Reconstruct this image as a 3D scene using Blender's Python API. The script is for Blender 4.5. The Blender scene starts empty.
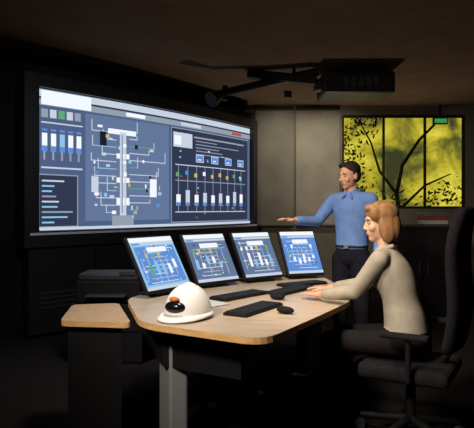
import bpy, bmesh, math, random
import numpy as np
from mathutils import Vector, Matrix
random.seed(4)
S=bpy.context.scene
S.view_settings.view_transform='Standard'
try: S.view_settings.look='None'
except Exception: pass
C=bpy.context.collection
# ---------------------------------------------------------------- materials
def lin(c):
    return tuple(((v/255)/12.92 if v/255<=0.04045 else ((v/255+0.055)/1.055)**2.4) for v in c)
_m={}
def mat(name,c,rough=0.7,spec=0.15,var=0.12,scale=30,metal=0.0,detail=3,stretch=None):
    if name in _m: return _m[name]
    m=bpy.data.materials.new(name); m.use_nodes=True
    nt=m.node_tree; b=nt.nodes['Principled BSDF']
    l=lin(c)
    tc=nt.nodes.new('ShaderNodeTexCoord'); mp=nt.nodes.new('ShaderNodeMapping')
    if stretch: mp.inputs['Scale'].default_value=stretch
    nz=nt.nodes.new('ShaderNodeTexNoise'); nz.inputs['Scale'].default_value=scale; nz.inputs['Detail'].default_value=detail
    cr=nt.nodes.new('ShaderNodeValToRGB')
    cr.color_ramp.elements[0].position=0.3; cr.color_ramp.elements[1].position=0.7
    cr.color_ramp.elements[0].color=(*[x*(1-var) for x in l],1)
    cr.color_ramp.elements[1].color=(*[min(1,x*(1+var)) for x in l],1)
    nt.links.new(tc.outputs['Object'],mp.inputs['Vector']); nt.links.new(mp.outputs['Vector'],nz.inputs['Vector'])
    nt.links.new(nz.outputs['Fac'],cr.inputs['Fac']); nt.links.new(cr.outputs['Color'],b.inputs['Base Color'])
    b.inputs['Roughness'].default_value=rough; b.inputs['Specular IOR Level'].default_value=spec
    b.inputs['Metallic'].default_value=metal
    _m[name]=m; return m
def emat(name,c,strength=1.0):
    if name in _m: return _m[name]
    m=bpy.data.materials.new(name); m.use_nodes=True
    b=m.node_tree.nodes['Principled BSDF']
    b.inputs['Base Color'].default_value=(0.004,0.004,0.004,1); b.inputs['Roughness'].default_value=0.6
    b.inputs['Specular IOR Level'].default_value=0.03
    b.inputs['Emission Color'].default_value=(*lin(c),1); b.inputs['Emission Strength'].default_value=strength
    _m[name]=m; return m

# ---------------------------------------------------------------- helpers
def newobj(name,me,parent=None,mats=()):
    o=bpy.data.objects.new(name,me); C.objects.link(o)
    for m in mats: me.materials.append(m)
    if parent: o.parent=parent
    return o
def empty(name):
    e=bpy.data.objects.new(name,None); C.objects.link(e); e.empty_display_size=0.1; return e
def bm_obj(name,bm,parent,mats,smooth=False):
    bmesh.ops.recalc_face_normals(bm,faces=bm.faces)
    me=bpy.data.meshes.new(name); bm.to_mesh(me); bm.free()
    if smooth:
        for p in me.polygons: p.use_smooth=True
    return newobj(name,me,parent,mats)
def box(name,size,loc,m,parent=None,rz=0,rot=None,bev=0.0,seg=2):
    bm=bmesh.new(); bmesh.ops.create_cube(bm,size=1)
    R=(rot if rot is not None else Matrix.Rotation(rz,4,'Z'))
    bmesh.ops.scale(bm,vec=size,verts=bm.verts)
    if bev>0: bmesh.ops.bevel(bm,geom=bm.edges[:],offset=bev,segments=seg,profile=0.5,affect='EDGES')
    bmesh.ops.transform(bm,matrix=Matrix.Translation(loc)@R,verts=bm.verts)
    return bm_obj(name,bm,parent,[m])
def prism(name,pts,z0,z1,m,parent=None,bev=0.0,side=None):
    bm=bmesh.new()
    a=[bm.verts.new((x,y,z0)) for x,y in pts]; b=[bm.verts.new((x,y,z1)) for x,y in pts]
    n=len(pts); bm.faces.new(a); bm.faces.new(b)
    for i in range(n):
        f=bm.faces.new((a[i],a[(i+1)%n],b[(i+1)%n],b[i]))
        if side: f.material_index=1
    return bm_obj(name,bm,parent,[m]+([side] if side else []))
def tube(name,p0,p1,r0,m,parent=None,r1=None,seg=16,smooth=True):
    p0=Vector(p0);p1=Vector(p1); d=p1-p0
    bm=bmesh.new()
    q=d.to_track_quat('Z','Y').to_matrix().to_4x4()
    bmesh.ops.create_cone(bm,cap_ends=True,segments=seg,radius1=r0,radius2=r0 if r1 is None else r1,depth=d.length,
        matrix=Matrix.Translation((p0+p1)/2)@q)
    return bm_obj(name,bm,parent,[m],False)
def ellipsoid(name,c,r,m,parent=None,rot=None,seg=24):
    bm=bmesh.new()
    M=Matrix.Translation(c)@(rot.to_4x4() if rot is not None else Matrix.Identity(4))@Matrix.Diagonal((*r,1))
    bmesh.ops.create_uvsphere(bm,u_segments=seg,v_segments=seg//2,radius=1,matrix=M)
    return bm_obj(name,bm,parent,[m],True)
def round_poly(pts,r=0.08,n=5):
    out=[]
    N=len(pts)
    for i in range(N):
        p=Vector(pts[i]); a=Vector(pts[i-1]); b=Vector(pts[(i+1)%N])
        da=(a-p); db=(b-p); rr=min(r,da.length*0.4,db.length*0.4)
        s=p+da.normalized()*rr; e=p+db.normalized()*rr
        for k in range(n+1):
            t=k/n; q=s*(1-t)**2+p*2*t*(1-t)+e*t*t
            out.append((q.x,q.y))
    return out

# ---------------------------------------------------------------- palette
m_carpet=mat('dark_carpet',(34,31,31),0.95,0.0,0.3,60)
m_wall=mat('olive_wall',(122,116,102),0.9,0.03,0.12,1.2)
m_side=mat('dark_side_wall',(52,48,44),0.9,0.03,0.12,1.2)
m_ceil=mat('brown_ceiling',(96,80,66),0.9,0.02,0.12,3)
m_black=mat('matt_black',(20,19,20),0.6,0.2,0.2,20)
m_black2=mat('soft_black_fabric',(28,26,28),0.85,0.1,0.25,40)
m_dgrey=mat('dark_grey_plastic',(52,52,55),0.5,0.25,0.1,30)
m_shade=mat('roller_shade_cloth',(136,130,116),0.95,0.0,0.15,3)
m_shade2=mat('roller_shade_cloth_darker',(120,115,103),0.95,0.0,0.15,3)  # slightly darker grey than the other panel
m_desk=mat('desk_laminate',(186,166,142),0.32,0.5,0.16,5,stretch=(1,5,1),detail=6)
m_edge=mat('wood_edge',(222,176,118),0.5,0.2,0.15,12,stretch=(1,1,6))
m_ped=mat('pale_pedestal',(130,130,130),0.6,0.1,0.03,10)
m_white=mat('helmet_white',(240,237,232),0.35,0.4,0.02,10)

# ---------------------------------------------------------------- world / camera
w=bpy.data.worlds.new('dim_surround'); S.world=w; w.use_nodes=True
bg=w.node_tree.nodes['Background']; bg.inputs[0].default_value=(.8,.85,1,1); bg.inputs[1].default_value=0.05
cam=bpy.data.cameras.new('camera'); co=bpy.data.objects.new('camera',cam); C.objects.link(co)
co.location=(0,0,1.35); co.rotation_euler=(math.pi/2,0,0)
cam.sensor_width=36; cam.lens=330/280*36; cam.shift_x=0.0; cam.shift_y=-0.0125
S.camera=co

# ---------------------------------------------------------------- room
XL,XR,YF,YB,H_=-3.3,4.0,-2.0,9.3,3.06
prism('floor',[(XL,YF),(XR,YF),(XR,YB+.1),(XL,YB+.1)],-0.05,0.0,m_carpet)
wb=empty('wall_back')
WX0,WX1,WZ0,WZ1=1.75,3.80,1.34,2.90
box('panel_left',(WX0-XL,0.1,H_),((WX0+XL)/2,9.35,H_/2),m_wall,wb)
box('panel_right',(XR-WX1,0.1,H_),((WX1+XR)/2,9.35,H_/2),m_wall,wb)
box('panel_sill',(WX1-WX0,0.1,WZ0),((WX1+WX0)/2,9.35,WZ0/2),m_wall,wb)
box('panel_head',(WX1-WX0,0.1,H_-WZ1),((WX1+WX0)/2,9.35,(H_+WZ1)/2),m_wall,wb)
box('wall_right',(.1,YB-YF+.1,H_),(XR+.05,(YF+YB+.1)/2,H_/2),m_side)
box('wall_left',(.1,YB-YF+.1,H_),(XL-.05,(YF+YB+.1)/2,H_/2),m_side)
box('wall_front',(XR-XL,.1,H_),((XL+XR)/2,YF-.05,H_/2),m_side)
prism('ceiling',[(XL-.1,YF-.1),(XR+.1,YF-.1),(XR+.1,YB+.1),(XL-.1,YB+.1)],H_,H_+.1,m_ceil)
box('baseboard_back',(3.7,.02,.1),(2.14,9.28,.05),m_black)
wn=empty('window_1')
m_fr=mat('window_frame',(46,44,38),0.7,0.05)
for i,x in enumerate((WX0+0.02,2.45,3.14,WX1-0.02)):
    box('mullion_%d'%i,(0.03,0.06,WZ1-WZ0),(x,9.34,(WZ0+WZ1)/2),m_fr,wn)
for i,z in enumerate((WZ0+0.02,WZ1-0.02)):
    box('rail_%d'%i,(WX1-WX0,0.07,0.04),((WX0+WX1)/2,9.34,z),m_fr,wn)
mg=bpy.data.materials.new('glowing_foliage'); mg.use_nodes=True  # foliage glows by emission, in place of light falling on it
nt=mg.node_tree; b=nt.nodes['Principled BSDF']
b.inputs['Base Color'].default_value=(0.01,0.01,0.004,1); b.inputs['Specular IOR Level'].default_value=0
tc=nt.nodes.new('ShaderNodeTexCoord'); n1=nt.nodes.new('ShaderNodeTexNoise'); n1.inputs['Scale'].default_value=1.25; n1.inputs['Detail'].default_value=6; n1.inputs['Roughness'].default_value=0.62; n1.inputs['Distortion'].default_value=.5
cr=nt.nodes.new('ShaderNodeValToRGB'); e=cr.color_ramp.elements
e[0].position=0.36; e[0].color=(*lin((60,62,36)),1); e[1].position=0.64; e[1].color=(*lin((226,212,78)),1)
k=e.new(0.44); k.color=(*lin((112,110,44)),1); k=e.new(0.53); k.color=(*lin((184,172,46)),1)
nt.links.new(tc.outputs['Object'],n1.inputs['Vector']); nt.links.new(n1.outputs['Fac'],cr.inputs['Fac'])
nt.links.new(cr.outputs['Color'],b.inputs['Emission Color']); b.inputs['Emission Strength'].default_value=0.95
box('garden_hedge',(3.2,0.1,3.3),(2.85,10.15,1.65),mg)
tr=empty('garden_tree'); m_bark=mat('bark',(48,44,30),0.9,0.0,0.3,20)
def branch(name,pts,r0,r1):
    for i in range(len(pts)-1):
        a=pts[i];b_=pts[i+1];n=len(pts)-1
        tube('%s_%d'%(name,i),a,b_,r0+(r1-r0)*i/n,m_bark,tr,r0+(r1-r0)*(i+1)/n,8)
branch('trunk',[(2.9,9.8,0),(2.88,9.8,1.0),(2.80,9.8,1.6),(2.9,9.8,2.1),(3.2,9.8,2.55),(3.6,9.8,2.95)],0.05,0.018)
branch('branch_a',[(2.80,9.8,1.6),(2.5,9.8,2.0),(2.35,9.8,2.5),(2.1,9.8,2.95)],0.028,0.010)
branch('branch_c',[(2.88,9.8,1.35),(3.3,9.8,1.75),(3.75,9.8,1.95)],0.028,0.010)
m_leaf=mat('dark_leaves',(56,60,36),0.9,0.0,0.4,20)
bm=bmesh.new()
for i in range(420):
    cx=random.choice([(2.0,2.75),(1.95,2.45),(3.75,1.6),(2.1,1.65),(2.3,2.85),(3.5,1.5),(2.0,2.1),(2.7,1.5)])
    c=Vector((cx[0]+random.gauss(0,0.17),9.76+random.uniform(-.05,.05),cx[1]+random.gauss(0,0.14)))
    a=random.uniform(0,6.28); s=random.uniform(.02,.055)
    d=Vector((math.cos(a),0,math.sin(a)))*s; q=Vector((-math.sin(a),random.uniform(-.4,.4),math.cos(a)))*s*.4
    if 1.6<c.x<3.95:
        bm.faces.new([bm.verts.new(v) for v in (c-d,c+q,c+d,c-q)])
me=bpy.data.meshes.new('leaves'); bm.to_mesh(me); bm.free(); newobj('leaves',me,tr,[m_leaf])
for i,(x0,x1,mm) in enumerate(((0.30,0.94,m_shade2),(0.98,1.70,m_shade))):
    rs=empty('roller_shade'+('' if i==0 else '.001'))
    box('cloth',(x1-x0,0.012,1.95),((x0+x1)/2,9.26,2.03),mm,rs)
    tube('roller',(x0,9.26,3.0),(x1,9.26,3.0),0.035,m_fr,rs)
    box('hem_bar',(x1-x0,0.03,0.03),((x0+x1)/2,9.26,1.05),m_fr,rs)
es=empty('exit_sign')
box('housing',(0.24,0.05,0.11),(3.36,9.24,2.79),m_dgrey,es)
box('face',(0.20,0.01,0.07),(3.36,9.21,2.79),emat('exit_green',(60,140,80)),es)
box('hanger',(0.03,0.03,0.21),(3.36,9.25,2.95),m_dgrey,es)
cb=empty('storage_cabinet')
box('body',(0.75,0.42,1.12),(2.25,6.95,0.56),m_black,cb,bev=0.01)
box('top',(0.79,0.46,0.03),(2.25,6.95,1.135),m_dgrey,cb)
for i in range(2): box('door_%d'%i,(0.35,0.01,1.0),(2.07+.36*i,6.735,0.57),m_black2,cb); tube('handle_%d'%i,(2.2+.1*i,6.72,.55),(2.2+.1*i,6.72,.7),.008,m_dgrey,cb)
pp=empty('binder_stack')
for i,c in enumerate(((150,146,140),(120,60,50),(90,92,96))):
    box('binder_%d'%i,(0.3,0.22,0.05),(2.42,6.9,1.177+.05*i),mat('binder_%d'%i,c),pp,rz=.1*i,bev=.006)
# added ceiling spots with invented fixtures, to brighten walls, desk and figures
def added_spot(base,x,y,t,en,col,size=110,blend=.8,soft=.08):
    e_=empty('%s'%base)
    tube('added_can',(x,y,2.97),(x,y,3.06),.055,m_dgrey,e_)
    l=bpy.data.lights.new('added_light',type='SPOT'); l.energy=en; l.color=col; l.spot_size=math.radians(size); l.spot_blend=blend; l.shadow_soft_size=soft
    o=bpy.data.objects.new('added_light',l); C.objects.link(o); o.parent=e_; o.location=(x,y,2.93)
    o.rotation_euler=(Vector(t)-Vector((x,y,2.93))).to_track_quat('-Z','Y').to_euler()
WARM=(1,.86,.70)
added_spot('added_ceiling_spot',0.75,8.2,(0.8,9.3,1.9),46,(1,.92,.78))
added_spot('added_ceiling_spot.001',1.6,8.2,(1.6,9.3,1.8),42,(1,.92,.78))
added_spot('added_ceiling_spot.002',-.35,2.1,(.85,3.4,1.05),215,WARM,50,.7,.15)
added_spot('added_ceiling_spot.003',-.10,3.3,(1.0,4.86,1.4),215,WARM,50,.7,.15)
added_spot('added_ceiling_spot.004',0.0,3.0,(-.10,3.6,.76),160,(1,.9,.78),85,.9,.2)
added_spot('added_ceiling_spot.005',-1.5,.6,(.7,3.9,1.1),640,(1,.9,.78),64,.9,.3)  # broad added fill near the camera, aimed at the figures
added_spot('added_ceiling_spot.006',-.6,3.6,(-1.9,6.0,.6),120,(.9,.93,1),100,.9,.3)
fl=empty('added_floor_uplight')  # made-up uplight, added to brighten the ceiling
tube('added_can',(1.5,8.9,0),(1.5,8.9,.15),.07,m_dgrey,fl)
l=bpy.data.lights.new('added_light',type='SPOT'); l.energy=140; l.color=(1,.80,.62); l.spot_size=math.radians(120); l.spot_blend=.8; l.shadow_soft_size=.06
o=bpy.data.objects.new('added_light',l); C.objects.link(o); o.parent=fl; o.location=(1.5,8.9,.2); o.rotation_euler=(Vector((1.5,7.2,3.06))-Vector((1.5,8.9,.2))).to_track_quat('-Z','Y').to_euler()

# ---------------------------------------------------------------- video wall
A=Vector((-2.07,5.80)); B=Vector((0.20,8.80)); ch=(B-A).normalized(); nn=Vector((ch.y,-ch.x))
Z0,Z1=1.115,2.60; BUL=0.10
def curve(t,off=0.0):
    p=A+(B-A)*t+nn*(4*BUL*t*(1-t))
    tg=((B-A)+nn*(4*BUL*(1-2*t))).normalized(); n=Vector((tg.y,-tg.x))
    return p+n*off
vw=empty('curved_video_wall')
def strip_prism(name,t0,t1,z0,z1,off0,off1,m,N=24,par=None):
    ts=[t0+(t1-t0)*i/N for i in range(N+1)]
    f=[curve(t,off1) for t in ts]; k=[curve(t,off0) for t in reversed(ts)]
    return prism(name,[(p.x,p.y) for p in f+k],z0,z1,m,par or vw)
m_bez=mat('bezel_satin_black',(34,33,35),.4,.4,.1,20)
strip_prism('bezel_bottom',-0.045,1.04,Z0-0.17,Z0-0.005,-0.10,0.06,m_bez)
strip_prism('bezel_top',-0.045,1.04,Z1+0.005,Z1+0.14,-0.10,0.06,m_bez)
strip_prism('bezel_left',-0.045,-0.003,Z0-0.005,Z1+0.005,-0.10,0.06,m_bez,3)
strip_prism('bezel_right',1.003,1.04,Z0-0.005,Z1+0.005,-0.10,0.06,m_bez,3)
strip_prism('screen_back',-0.003,1.003,Z0-0.005,Z1+0.005,-0.10,-0.01,m_black)
strip_prism('bottom_trim',-0.03,1.03,Z0-0.045,Z0-0.020,0.06,0.068,mat('screen_trim',(200,202,206),.4,.3))
for i in range(5):
    strip_prism('base_panel_%d'%i,-0.03+.212*i,-0.03+.212*i+.206,.04,Z0-.18,-0.10,0.03,m_bez,6)
    for j in range(4): strip_prism('vent_slot_%d_%d'%(i,j),.0+.212*i,.0+.212*i+.146,.30+.05*j,.32+.05*j,0.03,0.036,m_dgrey,3)
cols={'bg':(72,88,122),'bgl':(92,110,144),'bgd':(44,52,74),'dk':(24,28,40),'wt':(226,232,238),'gr':(138,148,162),'lt':(186,196,210),
 'bl':(88,132,200),'yl':(190,172,96),'rd':(176,76,62),'gn':(92,156,112),'cy':(132,182,214)}
ck=list(cols); em=[emat('pixel_'+k,cols[k],1.18) for k in ck]
class Draw:
    def __init__(s,fn,nseg): s.bm=bmesh.new(); s.fn=fn; s.n=nseg
    def rect(s,u0,v0,u1,v1,c,l=1):
        n=max(1,int(abs(u1-u0)*s.n)+1)
        pv=None
        for i in range(n+1):
            u=u0+(u1-u0)*i/n
            q=(s.bm.verts.new(s.fn(u,v0,l)),s.bm.verts.new(s.fn(u,v1,l)))
            if pv:
                f=s.bm.faces.new((pv[0],q[0],q[1],pv[1])); f.material_index=ck.index(c)
            pv=q
    def frame(s,u0,v0,u1,v1,c,wu,wv,l=2):
        s.rect(u0,v0,u1,v0+wv,c,l); s.rect(u0,v1-wv,u1,v1,c,l); s.rect(u0,v0,u0+wu,v1,c,l); s.rect(u1-wu,v0,u1,v1,c,l)
    def done(s,name,parent):
        me=bpy.data.meshes.new(name); s.bm.to_mesh(me); s.bm.free(); return newobj(name,me,parent,em)
def vf(u,v,l):
    p=curve(u,0.002*l); return (p.x,p.y,Z0+(Z1-Z0)*v)
D=Draw(vf,24)
D.rect(0,0,1,1,'bg',0)
D.rect(0,.945,1,.995,'lt',1); D.rect(0,.885,1,.93,'gr',1); D.rect(0,.93,1,.945,'bgd',1)
D.rect(.01,.89,.17,.99,'wt',2); D.rect(.3,.895,.38,.925,'wt',2); D.rect(.55,.895,.66,.925,'lt',2); D.rect(.86,.895,.93,.925,'rd',2)
D.rect(0,.02,.125,.40,'bgd',1); D.frame(0.002,.02,.125,.40,'gr',.003,.008)
for i in range(9):
    D.rect(.012,.05+.037*i,.012+random.uniform(.03,.10),.062+.037*i,random.choice(['gr','gr','lt','cy']),2)
for i in range(5):
    D.rect(.01+.026*i,.80,.03+.026*i,.86,['gr','lt','gn','lt','gr'][i],2)
for i in range(5):
    x=.012+.027*i
    D.rect(x,.56,x+.016,.69,'wt' if i!=2 else 'cy',2); D.rect(x+.004,.50,x+.010,.56,'gr',2); D.rect(x,.705,x+.016,.72,'bl',2); D.rect(x,.56,x+.016,.60,'bl',3)
D.rect(.01,.44,.14,.452,'lt',2); D.rect(.01,.76,.14,.77,'lt',2)
D.rect(.15,.06,.49,.87,'bgl',1)
D.rect(.275,.10,.30,.76,'lt',3); D.rect(.262,.18,.313,.24,'wt',3); D.rect(.262,.36,.313,.40,'wt',3); D.rect(.262,.55,.313,.59,'wt',3)
D.rect(.245,.02,.33,.10,'gr',3); D.rect(.23,.74,.34,.78,'wt',3); D.rect(.281,.12,.287,.74,'gr',4)
for i in range(12):
    v=.12+.057*i; a=random.uniform(.16,.23); b_=random.uniform(.34,.47)
    D.rect(a,v,.262,v+.007,'lt' if i%3 else 'cy',2); D.rect(.313,v+.02,b_,v+.027,'lt' if i%3 else 'gn',2)
    D.rect(a,v,a+.003,v+random.uniform(.05,.12),'lt',2); D.rect(b_,v+.02,b_+.003,v+random.uniform(.05,.14),'lt',2)
for i in range(34):
    u=random.uniform(.16,.46); v=random.uniform(.08,.82); D.rect(u,v,u+random.uniform(.006,.018),v+random.uniform(.012,.035),random.choice(['wt','gn','lt','cy','wt','lt','yl','dk','bl']),4)
D.rect(.20,.64,.225,.75,'dk',3); D.rect(.40,.25,.43,.40,'wt',3); D.rect(.17,.28,.195,.40,'lt',3)
D.rect(.50,.03,.985,.87,'bgd',1); D.frame(.50,.03,.985,.87,'gr',.003,.008)
D.rect(.51,.70,.61,.83,'lt',3); D.rect(.515,.72,.55,.80,'wt',4); D.rect(.62,.80,.95,.815,'gr',2)
for i in range(5):
    D.rect(.63,.77-.03*i,.63+random.uniform(.1,.3),.778-.03*i,'gr',2)
D.rect(.52,.54,.96,.548,'lt',2); D.rect(.52,.40,.96,.408,'gr',2); D.rect(.52,.12,.96,.128,'lt',2)
for i in range(9):
    x=.525+.049*i; hgt=random.choice([.10,.12,.14]); D.rect(x,.18,x+.022,.18+hgt,'lt' if i%2 else 'wt',3); D.rect(x,.18,x+.022,.21,'bl',4); D.rect(x+.010,.128,x+.013,.54,'gr',2)
    D.rect(x-.002,.44+.02*(i%2),x+.014,.475+.02*(i%2),random.choice(['cy','bl','wt','gn','yl']),3)
for i in range(4):
    x=.63+.09*i; D.rect(x,.58,x+.045,.65,'bl',3); D.frame(x,.58,x+.045,.65,'lt',.003,.008,4); D.rect(x+.01,.60,x+.03,.61,'wt',5)
for i in range(18):
    u=random.uniform(.52,.95); v=random.uniform(.05,.8); D.rect(u,v,u+.010,v+.012,random.choice(['wt','gn','cy','rd','lt']),5)
D.rect(0,0,1,.022,'lt',3)
D.done('display_image',vw)
hp=[(XL,5.80),(-2.20,5.80)]+[tuple(curve(i/20,-0.11)) for i in range(21)]+[(.26,8.9),(.26,9.28),(XL,9.28)]
prism('wall_screen',hp,0.0,2.87,m_black)

# ---------------------------------------------------------------- projector with beam arm
pj=empty('ceiling_projector')
m_pj=mat('projector_dark',(30,29,30),.5,.2)
box('body',(0.86,0.60,0.26),(1.46,6.95,2.86),m_pj,pj,bev=.03)
tube('lens_barrel',(1.06,6.85,2.86),(.95,6.85,2.85),0.08,m_dgrey,pj)
tube('lens_glass',(.95,6.85,2.85),(.94,6.85,2.85),0.06,mat('lens_glass',(60,70,90),.1,.5),pj)
box('mount_plate',(0.3,0.3,0.02),(1.5,6.95,3.05),m_pj,pj)
tube('mount_pole',(1.5,6.95,2.95),(1.5,6.95,3.06),.03,m_pj,pj)
for i in range(5): box('vent_%d'%i,(.05,.01,.12),(1.3+.09*i,6.648,2.86),m_dgrey,pj)
rail=empty('overhead_light_arm')
tube('boom',(.98,6.75,3.00),(-0.15,7.0,2.80),.05,m_pj,rail)
box('boom_box',(0.85,0.14,0.10),(.55,6.85,2.95),m_pj,rail,rot=Matrix.Rotation(.15,4,'Y')@Matrix.Rotation(-.16,4,'Z'),bev=.01)
tube('ceiling_drop',(.70,6.85,2.97),(.70,6.85,3.06),.02,m_pj,rail)
tube('joint',(-.15,7.0,2.88),(-.15,7.0,2.70),.035,m_pj,rail)
tube('lamp_head',(-.18,6.98,2.78),(-.32,6.85,2.68),.05,m_pj,rail,r1=.10)

# ---------------------------------------------------------------- desk
dk=empty('operator_desk')
dp=[(-.50,2.88),(.12,2.50),(.45,3.06),(.73,3.56),(.79,4.0),(.74,4.86),(.35,4.92),(-.10,4.62),(-.50,4.22),(-.72,3.64)]
rp=round_poly(dp,.14,6)
prism('desktop',rp,.728,.76,m_desk,dk,side=m_edge)
ctr=Vector((.05,3.75))
def inset(pts,d):
    return [tuple(Vector(p)+(ctr-Vector(p)).normalized()*d) for p in pts]
prism('underframe',inset(rp,.16),.68,.727,m_black,dk)
ap=[(-.58,3.55),(-.40,3.00),(.02,2.76),(.04,2.79),(-.37,3.03),(-.55,3.56)]
prism('front_apron',ap,.50,.68,m_black,dk)
for i,(x,y,r) in enumerate(((-.36,3.14,0.3),(.0,3.9,-.8),(.6,4.65,-.5))):
    box('pedestal_%d'%i,(.10,.34,.66),(x,y,.33),m_ped,dk,rz=r,bev=.015)
    box('foot_%d'%i,(.12,.5,.02),(x,y,.011),m_ped,dk,rz=r,bev=.005)
mp_=[(-.63,3.70),(-.43,4.16),(-.08,4.50),(.36,4.79),(.66,4.77),(.66,4.75),(.36,4.76),(-.06,4.47),(-.40,4.14),(-.60,3.69)]
prism('modesty_panel',mp_,.33,.69,m_black,dk)
wd=empty('side_desk')
wp=round_poly([(-1.03,3.50),(-.95,3.0),(-.56,2.95),(-.755,3.56)],.05,4)
prism('desktop',wp,.715,.745,mat('side_desk_top',(176,148,116),.45,.25),wd,side=m_edge)
prism('drawer_unit',[(-.99,3.45),(-.92,3.04),(-.62,3.0),(-.78,3.48)],.02,.714,m_black,wd)
prism('plinth',[(-.97,3.43),(-.90,3.06),(-.65,3.02),(-.79,3.46)],.0,.02,m_black,wd)
ps=empty('printer_stand'); box('cabinet',(.62,.42,.50),(-1.12,5.02,.27),m_black,ps,bev=.008); box('plinth',(.58,.40,.02),(-1.12,5.02,.01),m_black,ps)
box('drawer',(.56,.01,.18),(-1.12,4.805,.38),m_black2,ps)
pr=empty('printer')
box('body',(.56,.38,.20),(-1.12,5.02,.62),m_black2,pr,bev=.02)
box('lid',(.52,.34,.06),(-1.12,5.02,.75),m_dgrey,pr,bev=.015)
box('paper_tray',(.34,.12,.015),(-1.12,4.78,.60),m_dgrey,pr,bev=.004)
box('panel',(.14,.04,.03),(-.95,4.86,.785),m_dgrey,pr)

mons=[((-.575,3.60),(-.315,3.98)),((-.28,4.01),(.03,4.30)),((.065,4.325),(.385,4.555)),((.42,4.575),(.745,4.70))]
TILT=math.radians(30)
for mi,(a,b_) in enumerate(mons):
    a=Vector(a);b_=Vector(b_)
    e_=empty('desk_monitor'+('' if mi==0 else '.%03d'%mi))
    X=(b_-a); W=X.length; X=Vector((X.x,X.y,0)).normalized(); nf=Vector((X.y,-X.x,0))
    U=Vector((0,0,1))*math.cos(TILT)-nf*math.sin(TILT); N=X.cross(U)
    if N.dot(nf)<0: N=-N
    H=.42; o0=Vector((a.x,a.y,.795))
    R=Matrix((X,U,N)).transposed().to_4x4()
    cen=o0+X*W/2+U*H/2
    box('bezel',(W,H,.03),cen-N*.017,m_black,e_,rot=R,bev=.008)
    base=Vector((cen.x,cen.y,0))-nf*.02
    foot=box('foot',(.24,.2,.012),(base.x,base.y,.767),m_black,e_,rz=math.atan2(X.y,X.x),bev=.004)
    tube('neck',(base.x,base.y,.765),cen-N*.03,.02,m_black,e_)
    def mf(u,v,l,o0=o0,X=X,U=U,N=N,W=W,H=H): return o0+X*(.014+u*(W-.028))+U*(.016+v*(H-.032))+N*(.0012*(l+1))
    d=Draw(mf,1)
    d.rect(0,0,1,1,['cy','bgl','bgl','bl'][mi],0); d.rect(0,.91,1,1,'wt',1); d.rect(0,.85,1,.9,'lt',1); d.rect(.02,.86,.2,.89,'bl',2)
    d.rect(0,.0,1,.06,'lt',1)
    rr=random.Random(mi+3)
    if mi==0: d.rect(.05,.10,.95,.82,'bl',1)
    for i in range(9):
        v=.12+.08*i; d.rect(rr.uniform(.06,.4),v,rr.uniform(.55,.94),v+.010,'lt' if i%2 else 'wt',2)
    for i in range(6):
        u=.1+.14*i; d.rect(u,rr.uniform(.1,.3),u+.012,rr.uniform(.55,.8),'lt',2)
        d.rect(u-.02,.2+rr.random()*.2,u+.05,.34+rr.random()*.2,rr.choice(['wt','wt','cy','gn']),3)
        d.rect(u-.02,.6,u+.04,.68,rr.choice(['gn','wt','bl','yl','wt']),3)
    for i in range(12):
        u=rr.uniform(.05,.9);v=rr.uniform(.08,.8); d.rect(u,v,u+.03,v+.03,rr.choice(['wt','cy','dk','yl','lt']),4)
    d.rect(.3,.70,.75,.8,'wt',5)
    d.done('display_image',e_)
def keyboard(name,c,ang,Wd=.44,Dp=.15):
    e_=empty(name)
    R=Matrix.Rotation(ang,4,'Z')
    box('case',(Wd,Dp,.016),(c[0],c[1],.769),m_black,e_,rz=ang,bev=.005)
    bm=bmesh.new()
    for r in range(5):
        for k in range(15):
            p=R@Vector((-Wd/2+.02+k*(Wd-.04)/14,-Dp/2+.02+r*(Dp-.04)/4,0))
            bmesh.ops.create_cube(bm,size=1,matrix=Matrix.Translation((c[0]+p.x,c[1]+p.y,.779))@R@Matrix.Diagonal((.021,.021,.007,1)))
    bm_obj('keys',bm,e_,[mat('keycaps',(40,42,46),.6,.15)])
keyboard('keyboard',(.10,3.22),1.02)
keyboard('keyboard.001',(.02,3.72),.85)
keyboard('keyboard.002',(.38,3.96),.95)
keyboard('keyboard.003',(.50,4.28),.6,.40,.14)
def mouse(name,c,a):
    e_=empty(name)
    ellipsoid('shell',(c[0],c[1],.781),(.032,.055,.02),m_black2,e_,rot=Matrix.Rotation(a,3,'Z'))
    ellipsoid('wheel',(c[0]-.02*math.sin(a),c[1]+.02*math.cos(a),.799),(.004,.01,.006),m_dgrey,e_,rot=Matrix.Rotation(a,3,'Z'))
mouse('mouse',(.27,3.12),.9); mouse('mouse.001',(.26,3.60),.9)
ppr=empty('document_papers')
box('sheet_1',(.21,.29,.003),(-.28,3.42,.7625),mat('paper',(190,192,198),.8,.05,.04),ppr,rz=.4)
box('sheet_2',(.21,.29,.003),(-.22,3.44,.7655),mat('paper',(190,192,198)),ppr,rz=.75)
# hard hat
hh=empty('hard_hat'); hc=Vector((-.265,3.02,.787)); hr=Matrix.Rotation(-.5,3,'Z')
bm=bmesh.new()
bmesh.ops.create_uvsphere(bm,u_segments=32,v_segments=20,radius=1)
bmesh.ops.delete(bm,geom=[v for v in bm.verts if v.co.z<-0.02],context='VERTS')
for v in bm.verts:
    rid=0.05*max(0,1-abs(v.co.x)/.16)*max(0,v.co.z)
    v.co=Vector((v.co.x*.122,v.co.y*.145,(v.co.z+rid)*.155))
bmesh.ops.transform(bm,matrix=Matrix.Translation(hc)@hr.to_4x4(),verts=bm.verts)
bm_obj('shell',bm,hh,[m_white],True)
bm=bmesh.new(); ring=[]
for k in range(40):
    a=2*math.pi*k/40; cx,sy=math.cos(a),math.sin(a)
    ext=1.10+(.30*max(0,-sy)**2)
    ring.append([(cx*.119,sy*.142,.008),(cx*.122*ext,sy*.145*ext,-.004-(.012*max(0,-sy))),(cx*.122*ext,sy*.145*ext,-.010-(.012*max(0,-sy))),(cx*.119,sy*.142,-.004)])
vs=[[bm.verts.new(p) for p in r] for r in ring]
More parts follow.
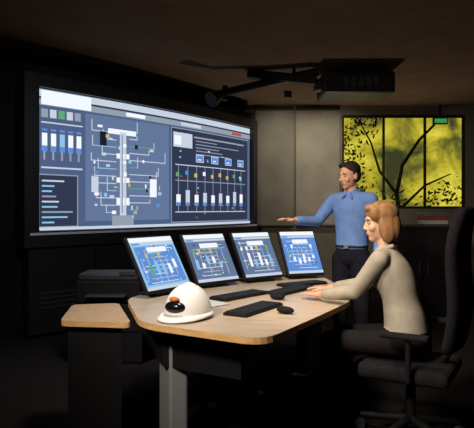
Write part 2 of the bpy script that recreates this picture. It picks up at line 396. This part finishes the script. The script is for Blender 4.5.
for k in range(40):
    for j in range(4): bm.faces.new((vs[k][j],vs[(k+1)%40][j],vs[(k+1)%40][(j+1)%4],vs[k][(j+1)%4]))
bmesh.ops.transform(bm,matrix=Matrix.Translation(hc)@hr.to_4x4(),verts=bm.verts)
bm_obj('brim',bm,hh,[m_white],True)
ellipsoid('front_visor',hc+hr@Vector((0,-.118,.045)),(.062,.04,.035),mat('visor_dark',(16,18,26),.2,.4),hh,rot=hr)
ellipsoid('badge',hc+hr@Vector((0,-.128,.088)),(.03,.02,.014),mat('badge_orange',(205,110,50),.5,.2),hh,rot=hr)
tube('sweatband',hc+Vector((0,0,-.025)),hc+Vector((0,0,.01)),.10,m_black,hh)

# ---------------------------------------------------------------- figures
class Fig:
    def __init__(s): s.pr=[]; s.labels=[]; s.lofts=[]
    def L(s,l):
        if l not in s.labels: s.labels.append(l)
        return s.labels.index(l)
    def cap(s,p0,p1,r0,r1,l): s.pr.append(('c',Vector(p0),Vector(p1),r0,r1,s.L(l)))
    def ell(s,c,r,R,l): s.pr.append(('e',Vector(c),Vector(r),R.copy(),s.L(l)))
    def chain(s,pts,rs,l):
        for i in range(len(pts)-1): s.cap(pts[i],pts[i+1],rs[i],rs[i+1],l)
    def trunk(s,secs,M,l,n=30):
        # smooth lofted trunk through (centre,rx,ry) sections, Catmull-Rom interpolated
        m=len(secs)-1
        V=[np.array([*q[0],q[1],q[2]]) for q in secs]; V=[2*V[0]-V[1]]+V+[2*V[-1]-V[-2]]
        rings=[]
        for k in range(n+1):
            t=k/n*m; i=min(int(t),m-1); f=t-i
            a,b,c,d=V[i],V[i+1],V[i+2],V[i+3]
            q=.5*((2*b)+(-a+c)*f+(2*a-5*b+4*c-d)*f*f+(-a+3*b-3*c+d)*f**3)
            rings.append((Vector(q[:3]),q[3],q[4]))
        s.lofts.append((rings,M.copy()))
        for k in range(0,n+1,3):
            c,rx,ry=rings[k]; s.pr.append(('x',c,Vector((rx,ry,.05)),M.copy(),s.L(l)))
    def build(s,name,parent,mats,voxel=.0065,smooth=2):
        bm=bmesh.new()
        for rings,M in s.lofts:
            vv=[]
            for c,rx,ry in rings:
                vv.append([bm.verts.new(c+M.col[0]*(rx*math.cos(a))+M.col[1]*(ry*math.sin(a))) for a in [2*math.pi*j/40 for j in range(40)]])
            fs=[]
            for i in range(len(vv)-1):
                for j in range(40): fs.append(bm.faces.new((vv[i][j],vv[i][(j+1)%40],vv[i+1][(j+1)%40],vv[i+1][j])))
            fs.append(bm.faces.new(list(reversed(vv[0])))); fs.append(bm.faces.new(vv[-1]))
            bmesh.ops.recalc_face_normals(bm,faces=fs)
        for p in s.pr:
            if p[0]=='x': continue
            if p[0]=='c':
                _,a,b,r0,r1,_l=p; d=b-a
                bmesh.ops.create_uvsphere(bm,u_segments=20,v_segments=12,radius=r0,matrix=Matrix.Translation(a))
                bmesh.ops.create_uvsphere(bm,u_segments=20,v_segments=12,radius=r1,matrix=Matrix.Translation(b))
                if d.length>1e-4:
                    q=d.to_track_quat('Z','Y').to_matrix().to_4x4()
                    bmesh.ops.create_cone(bm,cap_ends=True,segments=20,radius1=r0,radius2=r1,depth=d.length,matrix=Matrix.Translation((a+b)/2)@q)
            else:
                _,c,r,R,_l=p
                bmesh.ops.create_uvsphere(bm,u_segments=32,v_segments=20,radius=1,matrix=Matrix.Translation(c)@R.to_4x4()@Matrix.Diagonal((*r,1)))
        me=bpy.data.meshes.new(name+'_src'); bm.to_mesh(me); bm.free()
        o=bpy.data.objects.new(name+'_src',me); C.objects.link(o)
        md=o.modifiers.new('r','REMESH'); md.mode='VOXEL'; md.voxel_size=voxel
        sm=o.modifiers.new('s','SMOOTH'); sm.factor=.5; sm.iterations=smooth
        dg=bpy.context.evaluated_depsgraph_get(); dg.update()
        nm=bpy.data.meshes.new_from_object(o.evaluated_get(dg)); nm.name=name
        bpy.data.objects.remove(o)
        n=len(nm.polygons); ce=np.empty(n*3); nm.polygons.foreach_get('center',ce); ce=ce.reshape(-1,3)
        best=np.full(n,1e9); lab=np.zeros(n,dtype=np.int32)
        for p in s.pr:
            if p[0]=='c':
                a=np.array(p[1]);b=np.array(p[2]);ba=b-a;pa=ce-a
                h=np.clip((pa@ba)/max(ba@ba,1e-9),0,1)
                d=np.linalg.norm(pa-h[:,None]*ba,axis=1)-(p[3]+(p[4]-p[3])*h)
            else:
                q=(ce-np.array(p[1]))@np.array(p[3]); r=np.array(p[2])
                k0=np.linalg.norm(q/r,axis=1);k1=np.linalg.norm(q/(r*r),axis=1)+1e-9
                d=k0*(k0-1)/k1
            m_=d<best; best[m_]=d[m_]; lab[m_]=p[-1]
        nm.materials.clear()
        for l in s.labels: nm.materials.append(mats[l])
        nm.polygons.foreach_set('material_index',lab)
        nm.polygons.foreach_set('use_smooth',np.ones(n,dtype=bool)); nm.update()
        o=bpy.data.objects.new(name,nm); C.objects.link(o); o.parent=parent
        return o
def frame(F,up=Vector((0,0,1))):
    F=Vector(F).normalized(); R=F.cross(up).normalized(); U=R.cross(F)
    return Matrix((R,F,U)).transposed()
def hand(f,Wp,Dr,Nv,side,curl=.35,l='skin',sc=1.0):
    D=Vector(Dr).normalized(); N=Vector(Nv); N=(N-D*N.dot(D)).normalized(); T=Vector(side); T=(T-D*T.dot(D)-N*T.dot(N)).normalized()
    Wp=Vector(Wp)
    for i,(off,ln) in enumerate(((.033,.072),(.011,.080),(-.011,.074),(-.032,.058))):
        k=Wp+D*(.088-.004*abs(i-1))*sc+T*off*sc
        f.cap(Wp+T*off*.55*sc,k,.015*sc,.0115*sc,l)
        p=k; ang=curl*.5; r=.0092*sc
        sp=T*(.16*(off/.033))
        for j,fr in enumerate((.45,.31,.24)):
            d=(D*math.cos(ang)+N*math.sin(ang)+sp).normalized()
            q=p+d*ln*fr*sc; f.cap(p,q,r,r*.92,l); p=q; r*=.92; ang+=curl
    b=Wp+D*.022*sc+T*.022*sc; c=b+(D*.6+T*.75+N*.2).normalized()*.042*sc; e=c+(D*.88+T*.35+N*.15).normalized()*.032*sc; g=e+(D*.95+T*.1+N*.15).normalized()*.024*sc
    f.chain([b,c,e,g],[.015*sc,.0125*sc,.0105*sc,.0085*sc],l)
def head(f,c,M,w=1.0):
    P=lambda x,y,z: c+M@Vector((x,y,z))
    f.ell(P(0,-.015,.032),(.073*w,.092,.084),M,'skin')
    f.ell(P(0,.018,-.03),(.060*w,.066,.082),M,'skin')
    f.ell(P(0,.012,-.065),(.054*w,.058,.045),M,'skin')
    f.ell(P(0,.050,-.090),(.026*w,.028,.024),M,'skin')
    f.ell(P(0,.060,-.058),(.030*w,.026,.026),M,'skin')
    f.ell(P(0,.074,.024),(.045*w,.012,.011),M,'skin')
    f.cap(P(0,.080,.008),P(0,.096,-.028),.008,.0105,'skin')
    for s in (-1,1):
        f.ell(P(.011*s,.088,-.033),(.007,.009,.006),M,'skin')
        f.ell(P(.038*s,.056,-.028),(.022,.022,.024),M,'skin')
        f.ell(P(.074*s*w,-.012,-.012),(.010,.019,.032),M,'skin')
    f.ell(P(0,.084,-.056),(.018,.007,.0035),M,'lip'); f.ell(P(0,.083,-.063),(.016,.007,.0045),M,'lip')
def face_parts(c,M,parent,brow,w=1.0):
    P=lambda x,y,z: c+M@Vector((x,y,z))
    mw=mat('eye_white',(190,185,180),.3,.3,.02); mi=mat('eye_iris',(40,30,24),.2,.4)
    for i,s in enumerate((-1,1)):
        ellipsoid('eye_%d'%i,P(.031*s*w,.0720,.004),(.0125,.0092,.0060),mw,parent,rot=M,seg=16)
        ellipsoid('iris_%d'%i,P(.031*s*w,.0786,.004),(.0052,.0038,.0052),mi,parent,rot=M,seg=12)
        ellipsoid('brow_%d'%i,P(.032*s*w,.081,.026),(.018,.005,.003),brow,parent,rot=M,seg=12)

# ---- man
m_skin_m=mat('man_skin',(196,146,118),.6,.15,.04); m_lip_m=mat('man_lips',(168,110,94),.5,.2,.05)
m_shirt=mat('blue_shirt',(98,126,178),.85,.05,.10,14); m_trs=mat('dark_trousers',(28,28,36),.9,.03)
m_shoe=mat('black_shoes',(16,15,15),.5,.2); m_belt=mat('leather_belt',(30,22,18),.5,.2)
m_hm=mat('dark_hair',(40,31,26),.7,.1,.3,60)
mats_m={'skin':m_skin_m,'lip':m_lip_m,'shirt':m_shirt,'trousers':m_trs,'shoe':m_shoe,'belt':m_belt}
man=empty('standing_man')
f=Fig(); P0=Vector((1.00,4.86,0)); F=Vector((-.6,-.8,0)); M=frame(F); R=M.col[0].copy(); Up=Vector((0,0,1))
f.ell(P0+Up*.94,(.158,.115,.12),M,'trousers')
f.ell(P0+Up*1.02,(.152,.114,.022),M,'belt')
f.trunk([(P0+Up*1.02,.145,.108),(P0+Up*1.14,.146,.110),(P0+Up*1.27,.162,.118),(P0+Up*1.37,.168,.114),(P0+Up*1.45,.120,.080)],M,'shirt')
shR=P0+R*.175+Up*1.42; shL=P0-R*.175+Up*1.42
f.cap(P0+Up*1.43+R*.04,shR,.070,.062,'shirt'); f.cap(P0+Up*1.43-R*.04,shL,.070,.062,'shirt')
f.cap(P0+Up*1.44,P0+Up*1.485+F*.005,.085,.060,'shirt')
hc_=P0+Up*1.63+F*.035-Vector((.01,0,0))
f.cap(P0+Up*1.46,hc_-Up*.05-F*.02,.058,.054,'skin')
FH=Vector((-.86,-.50,-.14)); MH=frame(FH)
head(f,hc_,MH)
elR=Vector((.70,4.86,1.235)); wrR=Vector((.49,4.72,1.245))
f.chain([shR,elR,wrR.lerp(elR,.12)],[.062,.048,.038],'shirt')
f.cap(wrR.lerp(elR,.1),wrR,.028,.026,'skin')
hand(f,wrR,(-.85,-.35,.15),(0.1,0,-1),(.3,-1,0),.25)
elL=Vector((1.215,4.74,1.14)); wrL=Vector((1.15,4.58,.93))
f.chain([shL,elL,wrL.lerp(elL,.12)],[.062,.048,.038],'shirt')
f.cap(wrL.lerp(elL,.1),wrL,.028,.026,'skin')
hand(f,wrL,(-.1,-.35,-1),(-1,0,0),(-.3,-1,.3),.35)
for s in (-1,1):
    hip=P0+R*.085*s+Up*.90; kn=P0+R*.10*s+Up*.50+F*.02; an=P0+R*.115*s+Up*.10-F*.01
    f.chain([hip,kn,an],[.098,.068,.052],'trousers')
    f.ell(an+F*.07-Up*.055,(.045,.135,.042),M,'shoe')
f.build('body',man,mats_m,.0062,3)
face_parts(hc_,MH,man,m_hm)
h=Fig(); P=lambda x,y,z: hc_+MH@Vector((x,y,z))
h.ell(P(0,-.026,.048),(.079,.094,.080),MH,'h'); h.ell(P(0,-.055,.0),(.072,.060,.070),MH,'h')
h.ell(P(.02,.035,.092),(.05,.035,.024),MH,'h')
for s in (-1,1): h.cap(P(.073*s,.0,.03),P(.073*s,.004,.005),.009,.006,'h')
h.build('hair',man,{'h':m_hm},.006,2)
cl=Fig()
for s in (-1,1):
    cl.cap(P0+Up*1.505-F*.03+R*.058*s,P0+Up*1.475+F*.075+R*.018*s,.012,.011,'c'); cl.cap(P0+Up*1.475+F*.075+R*.018*s,P0+Up*1.44+F*.105+R*.045*s,.011,.007,'c')
cl.build('collar',man,{'c':m_shirt},.005,1)
box('belt_buckle',(.04,.012,.03),P0+Up*1.02+F*.114,mat('buckle',(140,135,120),.3,.5,metal=.6),man,rz=math.atan2(R.y,R.x))

# ---- woman
m_skin_w=mat('woman_skin',(206,160,132),.6,.15,.04); m_lip_w=mat('woman_lips',(178,112,100),.5,.2,.05)
m_card=mat('cream_jacket',(162,152,136),.9,.04,.10,18); m_ws=mat('woman_slacks',(32,29,30),.9,.03)
m_hw=mat('brown_hair',(140,102,68),.6,.15,.35,45,stretch=(1,1,.25))
mats_w={'skin':m_skin_w,'lip':m_lip_w,'shirt':m_card,'trousers':m_ws,'shoe':m_shoe}
wo=empty('seated_woman')
f=Fig(); H0=Vector((1.00,3.29,.585)); F=Vector((-.866,.5,0)); M=frame(F); R=M.col[0].copy()
SC=Vector((.895,3.350,1.07))
f.ell(H0,(.165,.130,.115),M,'trousers')
f.trunk([(H0+Up*.02,.160,.128),(H0+Up*.13+F*.012,.146,.118),(H0+Up*.23+F*.035,.134,.108),(H0+Up*.34+F*.070,.146,.120),(H0+Up*.43+F*.095,.150,.106),(SC+Up*.02,.105,.070)],M,'shirt',36)
for s in (-1,1): f.ell(H0+Up*.345+F*.14+R*.06*s,(.060,.050,.065),M,'shirt')
shR=SC+R*.155-Up*.02; shL=SC-R*.155-Up*.02
f.cap(SC+R*.03-Up*.01,shR,.058,.055,'shirt'); f.cap(SC-R*.03-Up*.01,shL,.058,.055,'shirt')
f.cap(SC,SC+Up*.035,.072,.052,'shirt')
hw=Vector((.862,3.368,1.265)); FW=Vector((-.97,.02,-.10)); MW=frame(FW)
f.cap(SC+Up*.01,hw-Up*.05-FW*.02,.048,.045,'skin')
head(f,hw,MW,.94)
elL=Vector((.70,3.31,.85)); wrL=Vector((.515,3.54,.803))
f.chain([shL,elL,wrL.lerp(elL,.25)],[.056,.046,.038],'shirt')
f.cap(wrL.lerp(elL,.25),wrL,.028,.022,'skin')
hand(f,wrL,(-.62,.72,-.02),(0,0,-1),(.7,.6,0),.18,sc=.92)
elR=Vector((.86,3.67,.86)); wrR=Vector((.63,3.82,.803))
f.chain([shR,elR,wrR.lerp(elR,.25)],[.056,.046,.038],'shirt')
f.cap(wrR.lerp(elR,.25),wrR,.028,.022,'skin')
hand(f,wrR,(-.85,.5,-.0),(0,0,-1),(-.5,-.8,0),.15,sc=.92)
for s in (-1,1):
    hip=H0+R*.085*s-Up*.01+F*.03; kn=H0+F*.44+R*.10*s-Up*.05; an=kn-Up*.44+F*.06
    f.chain([hip,kn],[.086,.062],'trousers'); f.chain([kn,an],[.060,.042],'trousers')
    an2=Vector((an.x,an.y,.095)); f.ell(an2+F*.06-Up*.055,(.038,.118,.038),M,'shoe')
f.build('body',wo,mats_w,.0062,3)
face_parts(hw,MW,wo,mat('light_brow',(120,88,62),.7,.1),.94)
h=Fig(); P=lambda x,y,z: hw+MW@Vector((x,y,z))
h.ell(P(0,-.022,.046),(.084,.098,.086),MW,'h'); h.ell(P(0,-.065,-.03),(.080,.058,.105),MW,'h')
h.ell(P(0,.045,.090),(.055,.040,.026),MW,'h')
for s in (-1,1):
    h.ell(P(.066*s,-.022,-.035),(.024,.050,.090),MW,'h'); h.ell(P(.060*s,.035,.055),(.020,.032,.040),MW,'h')
h.build('hair',wo,{'h':m_hw},.006,2)
jc=Fig()
for s in (-1,1):
    jc.cap(SC+Up*.055-F*.045+R*.035*s,SC+Up*.03+F*.03+R*.060*s,.014,.014,'c'); jc.cap(SC+Up*.03+F*.03+R*.060*s,SC-Up*.10+F*.125+R*.02*s,.014,.010,'c')
jc.build('jacket_collar',wo,{'c':m_card},.005,2)

# ---------------------------------------------------------------- office chair
chh=empty('office_chair')
sc_=Vector((1.02,3.28,0)); ang=math.atan2(R.y,R.x)
box('seat',(.50,.50,.09),(sc_.x,sc_.y,.425),m_black2,chh,rz=ang,bev=.035,seg=3)
bm=bmesh.new()
rows=[]
for j in range(13):
    v=j/12; z=.56+.80*v; wd_=.24+.02*math.sin(v*3.1)-(.09*max(0,v-.78)/.22)
    back=-.235-.07*v-.02*math.sin(v*6.28)
    row=[]
    for i in range(9):
        u=-1+2*i/8; row.append((sc_+Vector((0,0,z))+M.col[0]*wd_*u+M.col[1]*(back+.045*u*u)))
    rows.append(row)
vf_=[[bm.verts.new(p) for p in r] for r in rows]; vb=[[bm.verts.new(p-M.col[1]*.06) for p in r] for r in rows]
for j in range(12):
    for i in range(8):
        bm.faces.new((vf_[j][i],vf_[j][i+1],vf_[j+1][i+1],vf_[j+1][i])); bm.faces.new((vb[j][i],vb[j+1][i],vb[j+1][i+1],vb[j][i+1]))
    for i in (0,8): bm.faces.new((vf_[j][i],vf_[j+1][i],vb[j+1][i],vb[j][i]))
for j in (0,12):
    for i in range(8): bm.faces.new((vf_[j][i],vf_[j][i+1],vb[j][i+1],vb[j][i]))
o=bm_obj('backrest',bm,chh,[m_black2],True); sd=o.modifiers.new('sub','SUBSURF'); sd.levels=1; sd.render_levels=2
tube('back_bar',sc_-F*.15+Up*.40,sc_-F*.31+Up*.75,.022,m_black,chh)
for s in (-1,1):
    b0=sc_+M.col[0]*.285*s
    tube('arm_post_%d'%s,b0+Up*.41-F*.05,b0+Up*.64-F*.05,.016,m_black,chh)
    tube('arm_brace_%d'%s,b0+Up*.41-F*.05,sc_+M.col[0]*.18*s+Up*.40,.014,m_black,chh)
    box('arm_pad_%d'%s,(.07,.26,.03),b0+Up*.655-F*.03,m_black2,chh,rz=ang,bev=.012)
tube('column',(sc_.x,sc_.y,.10),(sc_.x,sc_.y,.40),.028,m_black,chh)
for k in range(5):
    a=ang+k*2*math.pi/5+.3; d=Vector((math.cos(a),math.sin(a),0))
    tube('spoke_%d'%k,sc_+Up*.12,sc_+d*.30+Up*.085,.026,m_black,chh,r1=.016)
    e0=sc_+d*.30+Up*.032; pv=Vector((-d.y,d.x,0))
    tube('castor_%d'%k,e0-pv*.022,e0+pv*.022,.031,m_dgrey,chh)
    tube('stem_%d'%k,e0+Up*.02,e0+Up*.06,.01,m_black,chh)
